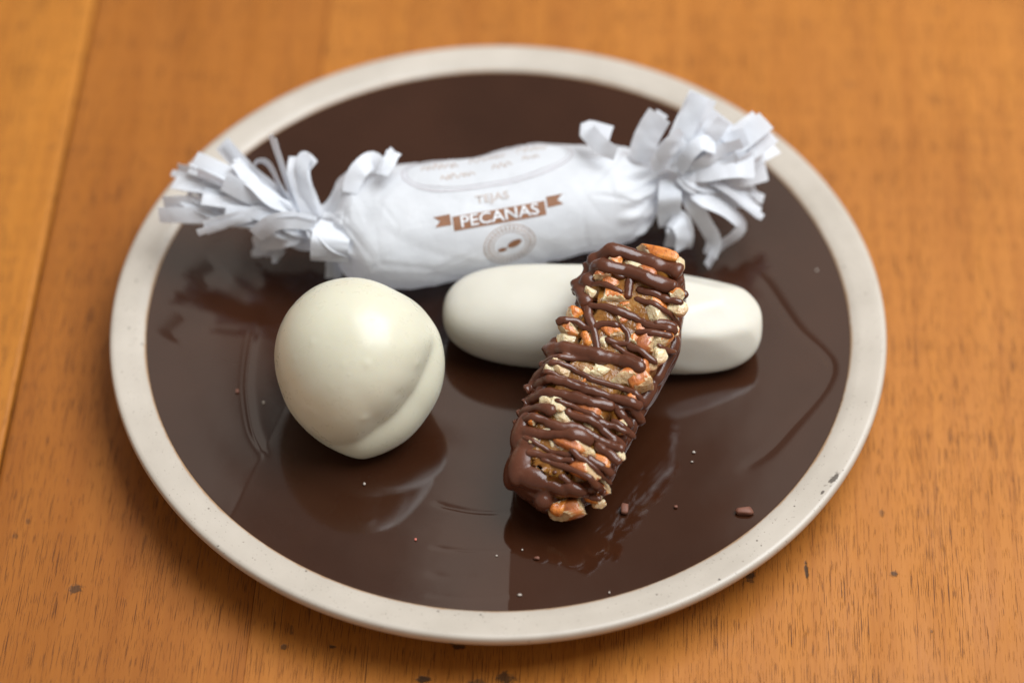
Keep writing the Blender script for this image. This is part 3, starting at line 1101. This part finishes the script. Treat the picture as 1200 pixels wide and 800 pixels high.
STR = [  # left fringe
    ([(345, 242, .036), (316, 222, .040), (285, 196, .042), (260, 168, .044)], 17, 15, 0),
    ([(340, 250, .037), (300, 226, .042), (262, 205, .044), (226, 190, .043)], 23, -20, 0),
    ([(335, 252, .036), (290, 228, .040), (250, 210, .041), (209, 198, .038)], 12, 30, 0),
    ([(335, 258, .036), (290, 238, .038), (245, 222, .040), (204, 213, .038)], 16, -30, 0),
    ([(340, 262, .034), (300, 252, .036), (245, 247, .036), (193, 245, .034)], 28, 10, 12),
    ([(340, 262, .034), (300, 258, .037), (262, 254, .036), (216, 232, .037)], 16, -35, 0),
    ([(345, 266, .035), (308, 250, .040), (276, 256, .040), (240, 267, .037)], 14, 20, 0),
    ([(352, 256, .036), (330, 222, .041), (316, 194, .044), (302, 190, .043), (296, 200, .041)], 12, 55, 20),
    ([(352, 254, .036), (338, 218, .042), (328, 190, .047), (317, 158, .052)], 9, 62, 0),
    ([(370, 256, .036), (356, 226, .041), (350, 204, .044), (352, 184, .046)], 22, 10, 0),
    ([(358, 200, .044), (356, 184, .046), (368, 194, .044)], 12, 20, 0),
    ([(350, 268, .032), (335, 280, .030), (322, 290, .025), (318, 300, .022)], 15, 40, 0),
    ([(345, 266, .031), (325, 272, .030), (303, 280, .026), (330, 300, .021)], 13, -20, 0),
    ([(352, 270, .029), (330, 284, .026), (308, 292, .020), (298, 290, .018)], 13, 10, 0),
    ([(392, 262, .036), (388, 276, .038), (386, 290, .036), (386, 306, .031)], 40, 0, 0),
    ([(392, 290, .026), (392, 305, .022), (391, 326, .018)], 19, 20, 0),
    ([(360, 258, .037), (372, 276, .037), (386, 292, .033), (410, 304, .027)], 16, 20, 0),
    ([(410, 226, .042), (414, 212, .044), (422, 198, .046), (436, 188, .046), (444, 198, .044)], 20, 5, 0),
    ([(448, 205, .047), (455, 190, .048), (462, 178, .0475)], 16, 20, 0),
    ([(330, 250, .036), (300, 236, .037), (268, 236, .038), (232, 222, .038)], 13, -50, 20),
    ([(345, 246, .038), (318, 234, .043), (296, 214, .046), (278, 192, .046)], 16, -40, 0),
    ([(370, 262, .039), (340, 258, .042), (318, 262, .041), (300, 276, .036)], 17, 15, 0),
    ([(345, 250, .037), (310, 236, .040), (275, 222, .042), (240, 206, .042)], 18, 8, 0),
    ([(345, 256, .036), (312, 246, .038), (276, 238, .039), (238, 232, .039)], 20, -12, 10),
    ([(345, 252, .038), (318, 240, .041), (290, 228, .044), (262, 214, .046)], 16, 12, 0),
    ([(350, 262, .036), (322, 256, .038), (294, 246, .040), (262, 240, .040)], 18, 18, -10),
    ([(360, 268, .033), (340, 276, .033), (324, 280, .030), (306, 282, .026)], 20, -8, 0),
    # right fringe
    ([(800, 198, .042), (826, 188, .046), (850, 172, .048), (876, 162, .050)], 26, -10, 0),
    ([(800, 202, .041), (828, 200, .044), (856, 196, .045), (884, 196, .044)], 24, 14, 0),
    ([(800, 204, .040), (822, 222, .039), (846, 226, .036), (872, 234, .033)], 20, 8, 0),
    ([(790, 202, .041), (804, 190, .045), (818, 176, .048), (830, 160, .050)], 22, -14, 0),
    ([(722, 180, .050), (706, 172, .050), (694, 160, .050), (690, 152, .049), (716, 158, .049)], 20, 15, 0),
    ([(752, 190, .042), (754, 172, .046), (762, 153, .050), (773, 135, .054)], 28, 10, 0),
    ([(786, 200, .042), (797, 172, .047), (810, 142, .052), (824, 112, .057)], 32, 5, 6),
    ([(800, 200, .041), (818, 178, .046), (834, 158, .050), (848, 137, .053)], 30, -20, 0),
    ([(812, 200, .041), (840, 188, .044), (868, 170, .047), (897, 148, .050)], 44, 6, 8),
    ([(806, 196, .040), (826, 180, .043), (842, 178, .046), (858, 196, .044)], 30, -35, 0),
    ([(806, 204, .039), (836, 196, .042), (870, 190, .042), (908, 172, .040)], 20, 20, 0),
    ([(806, 206, .038), (838, 204, .040), (868, 208, .040), (898, 200, .038)], 22, -15, 0),
    ([(804, 206, .038), (834, 212, .040), (862, 228, .036), (890, 250, .030)], 15, 35, 0),
    ([(800, 208, .038), (822, 232, .038), (850, 246, .034), (868, 262, .029), (862, 276, .026), (842, 290, .022), (828, 312, .019)], 18, 20, 50),
    ([(795, 208, .038), (810, 236, .036), (826, 262, .030), (836, 282, .025), (832, 300, .021)], 19, -15, -20),
    ([(784, 210, .038), (785, 232, .038), (784, 252, .032), (786, 264, .028)], 25, 0, 0),
    ([(786, 258, .031), (794, 262, .031), (797, 276, .027), (794, 290, .022)], 30, 10, 0),
    ([(800, 206, .038), (818, 226, .036), (842, 236, .032), (862, 244, .028)], 16, -40, 0),
    ([(806, 202, .040), (834, 206, .038), (862, 216, .035), (886, 226, .031)], 18, 50, 0),
    ([(796, 200, .043), (806, 182, .049), (822, 168, .052), (838, 172, .050)], 18, 30, 0),
    ([(772, 200, .042), (774, 186, .047), (786, 170, .051), (800, 160, .052)], 20, -25, 0),
    ([(798, 204, .041), (812, 214, .041), (832, 222, .037), (850, 234, .031)], 22, 5, 0),
    ([(816, 198, .041), (848, 196, .044), (876, 186, .045), (888, 168, .044)], 26, -30, 0),
]
frnd = random.Random(21)
for path, wpx, tilt, tw in STR:
    wpx *= 1.12 if path[0][0] < 380 else 1.0
    kj = frnd.uniform(.45, .65)
    if len(path) < 5 and path[0] != (392, 262, .036):
        ox, oy, oz = frnd.uniform(-9, 9), frnd.uniform(-8, 8), frnd.uniform(-.002, .003)
        ribbon([(a + ox * i_ / 3, b + oy * i_ / 3, c + oz * i_ / 3) for i_, (a, b, c) in enumerate(path)], wpx * kj, tilt + frnd.uniform(-30, 30), taper=.8, twist=frnd.uniform(-35, 35))
    ribbon(path, wpx, tilt, taper=.8, twist=tw)

# printing: flat marks laid on the paper.  (sx, sy) in metres: sx along the sweet from its middle, sy downwards over the top
# find s for a pixel column on top of the sweet
AXS = [Vector(q[:3]).dot(AX) for q in cs]
MID = P(580, 250, .03).dot(AX)


def print_pt(sx, sy, lift):
    x = MID + sx
    i = max(1, min(NS - 1, int(np.searchsorted(AXS, x))))
    s = (i - 1 + (x - AXS[i - 1]) / max(1e-9, AXS[i] - AXS[i - 1])) / (NS - 1)
    th = R(90) - sy / .0178
    return wrap_pt(s, th, lift)[0]


def surf_print(name, polys, mat, lift=.00012, parent=wrap):
    """polys: list of (verts2d, faces)"""
    vs, fs = [], []
    for v2, f2 in polys:
        b = len(vs)
        vs += [print_pt(x, y, lift) for x, y in v2]
        fs += [tuple(b + j for j in t) for t in f2]
    me_o = mesh(name, vs, fs, mat, None)
    me_o.parent = wrap
    me_o.matrix_parent_inverse = Matrix.Translation(-wrap.location)
    return me_o


def strip2d(path, wid, n_=40, closed=False):
    pts = catmull(path, n_) if len(path) > 2 or not closed else path
    v2, f2 = [], []
    for i in range(n_):
        t = pts[min(i + 1, n_ - 1)] - pts[max(i - 1, 0)]
        t = t / (np.linalg.norm(t) + 1e-12)
        nn = np.array((-t[1], t[0]))
        ww = wid(i / (n_ - 1)) if callable(wid) else wid
        v2 += [pts[i] + nn * ww / 2, pts[i] - nn * ww / 2]
    for i in range(n_ - 1):
        f2.append((2 * i, 2 * i + 1, 2 * i + 3, 2 * i + 2))
    return v2, f2


def text2d(txt, size, cx, cy, shear=0.0, sx=1.0):
    cu = bpy.data.curves.new('t', 'FONT')
    cu.body = txt
    cu.align_x = 'CENTER'
    cu.align_y = 'CENTER'
    cu.size = size
    cu.resolution_u = 3
    cu.offset = size * .012
    ob = bpy.data.objects.new('t', cu)
    col.objects.link(ob)
    dg_ = bpy.context.evaluated_depsgraph_get()
    dg_.update()
    m = bpy.data.meshes.new_from_object(ob.evaluated_get(dg_))
    bpy.data.objects.remove(ob)
    bm = bmesh.new()
    bm.from_mesh(m)
    bmesh.ops.triangulate(bm, faces=bm.faces[:])
    for _ in range(2):
        ed = [e for e in bm.edges if e.calc_length() > .0012]
        if ed:
            bmesh.ops.subdivide_edges(bm, edges=ed, cuts=1)
            bmesh.ops.triangulate(bm, faces=[q for q in bm.faces if len(q.verts) > 3])
    v2 = [(cx + v.co.x * sx, cy - v.co.y + shear * v.co.x) for v in bm.verts]
    f2 = [tuple(x.index for x in q.verts) for q in bm.faces]
    bm.free()
    return v2, f2


# banner with the word, tails at both ends
BX, BY = -.0005, .0115
bw, bh = .0265, .0047


def band(x0, x1, y0, y1, nx=30, ny=3, rise=0.0):
    v2, f2 = [], []
    for i in range(nx + 1):
        for j in range(ny + 1):
            x = x0 + (x1 - x0) * i / nx
            v2.append((x, y0 + (y1 - y0) * j / ny))
    for i in range(nx):
        for j in range(ny):
            f2.append((i * (ny + 1) + j, (i + 1) * (ny + 1) + j, (i + 1) * (ny + 1) + j + 1, i * (ny + 1) + j + 1))
    return v2, f2


surf_print('banner', [band(BX - bw / 2, BX + bw / 2, BY - bh / 2, BY + bh / 2),
                      ([(BX - bw / 2 - .0006, BY - .0034), (BX - bw / 2 - .0054, BY - .0032), (BX - bw / 2 - .0036, BY - .0016), (BX - bw / 2 - .0052, BY + .0002), (BX - bw / 2 - .0006, BY + .0002)], [(0, 1, 2, 3, 4)]),
                      ([(BX + bw / 2 + .0006, BY - .0034), (BX + bw / 2 + .0054, BY - .0032), (BX + bw / 2 + .0036, BY - .0016), (BX + bw / 2 + .0052, BY + .0002), (BX + bw / 2 + .0006, BY + .0002)], [(0, 1, 2, 3, 4)])], M['ink'], .00015)
surf_print('banner_lettering', [text2d('PECANAS', .0052, BX, BY, 0, 1.02)], M['print_white'], .0003)
surf_print('small_lettering', [text2d('TEJAS', .0034, BX - .0012, .0052, 0, 1.15)], M['ink_pale'], .00015)
# round emblem
EX, EY = .0015, .0222
ring = lambda r, wd: strip2d([(EX + r * math.cos(a), EY + r * math.sin(a)) for a in np.linspace(0, 2 * math.pi, 25)], wd, 72)
surf_print('emblem_ring', [ring(.0074, .0004), ring(.0048, .0003)] + [strip2d([(EX + (5.4e-3) * math.cos(a), EY + 5.4e-3 * math.sin(a)), (EX + (6.1e-3) * math.cos(a + .03), EY + 6.1e-3 * math.sin(a + .03)), (EX + 6.8e-3 * math.cos(a), EY + 6.8e-3 * math.sin(a))], .00065, 4)
                              for a in np.linspace(0, 2 * math.pi, 34)[:-1]], M['ink_pale'])
surf_print('emblem_nut', [([(EX + .0014 + .0022 * math.cos(a) * math.cos(-.5) - .0013 * math.sin(a) * math.sin(-.5), EY - .0001 + .0022 * math.cos(a) * math.sin(-.5) + .0013 * math.sin(a) * math.cos(-.5)) for a in np.linspace(0, 2 * math.pi, 20)[:-1]], [tuple(range(19))]),
                          ([(EX - .0022 + .0014 * math.cos(a), EY + .0016 + .0008 * math.sin(a)) for a in np.linspace(0, 2 * math.pi, 14)[:-1]], [tuple(range(13))])], M['ink'], .0002)
# oval border and two lines of faint script in it
OX, OY = -.001, -.0062
oval = lambda a_, b_, wd: strip2d([(OX + a_ * math.copysign(abs(math.cos(a)) ** .8, math.cos(a)), OY + b_ * math.copysign(abs(math.sin(a)) ** .8, math.sin(a))) for a in np.linspace(0, 2 * math.pi, 41)], wd, 140)
surf_print('oval_border', [oval(.0245, .0078, .0006), oval(.0233, .0068, .0003)], M['ink_faint'])
srnd = random.Random(3)


def script_line(x0, x1, y, h):
    path, x = [], x0
    k = 0
    while x < x1:
        amp = h * srnd.uniform(.5, 1.1)
        path.append((x, y - amp * (1 if k % 2 else -.35)))
        x += srnd.uniform(.0005, .0013)
        k += 1
    return strip2d(path, lambda t: .00028 + .00022 * abs(math.sin(t * 60)), len(path) * 5)


surf_print('script_lettering', [script_line(OX - .019, OX - .008, OY - .001, .0022), script_line(OX - .005, OX + .006, OY - .0022, .0022), script_line(OX + .009, OX + .019, OY - .0030, .0018),
                                script_line(OX - .014, OX - .003, OY + .0036, .0014), script_line(OX + .001, OX + .007, OY + .0026, .0016), script_line(OX + .010, OX + .015, OY + .0012, .0014)], M['ink_pale'])

# ------------------------------------------------------------------ crumbs
CR = [(732, 597, 9, 12, 'crumb_brown', 'chocolate crumb just right of the lower end of the pecan bar'),
      (872, 600, 19, 8, 'crumb_brown', 'flat reddish brown crumb near the right rim of the plate'),
      (427, 567, 5, 5, 'crumb_white', 'white speck on the glaze in front of the round sweet'),
      (309, 472, 6, 6, 'crumb_white', 'white speck on the glaze left of the round sweet'),
      (278, 459, 4, 5, 'crumb_brown', 'dull speck further left of the round sweet beside the curved reflection line'),
      (487, 632, 5, 5, 'crumb_pink', 'tiny pink crumb on the front of the plate'),
      (612, 644, 4, 3, 'crumb_white', 'pale speck below the lower end of the pecan bar'),
      (629, 654, 6, 3, 'crumb_brown', 'thin brown flake below the lower end of the pecan bar'),
      (609, 697, 8, 4, 'crumb_white', 'pale flake close to the front rim of the plate'),
      (714, 694, 3, 4, 'crumb_white', 'tiny pale speck right beside the front rim of the plate'),
      (582, 651, 4, 3, 'crumb_white', 'pale speck beside the vertical edge of the mirrored window'),
      (813, 530, 6, 4, 'crumb_white', 'upper of two pale specks right of the pecan bar'),
      (811, 541, 5, 3, 'crumb_white', 'lower of two pale specks right of the pecan bar'),
      (792, 594, 4, 3, 'crumb_brown', 'brown speck between the two larger crumbs on the plate'),
      (888, 361, 5, 5, 'crumb_white', 'white speck off the right end of the white log'),
      (957, 317, 5, 4, 'crumb_white', 'pale speck near the right rim behind the white log')]
cv, cf = ico(2)
for k, (px, py, wx, hy, mat, lab) in enumerate(CR):
    q = P(px, py, .0162)
    z = zwell(math.hypot(q.x, q.y))
    q = P(px, py, z)
    kk = .62 if mat != 'crumb_brown' else 1
    a, b = kk * wx / 8400.0, kk * hy / 7000.0
    h = min(a, b) * .8
    if mat == 'crumb_brown':
        cvk = np.sign(cv) * np.abs(cv) ** .55
    else:
        cvk = cv
    pts = [(v[0] * a * (1 + .35 * fbm(v, 1.6, 2, k)), v[1] * b * (1 + .35 * fbm(v, 1.6, 2, k + 9)), max(v[2] * h * (1 + .3 * fbm(v, 2, 2, k)), -h * .6) + h * .55) for v in cvk]
    o = mesh('crumb', pts, cf, M[mat])
    o.location = q
    tag(o, lab, 'crumb', 'crumbs scattered on the brown glaze')
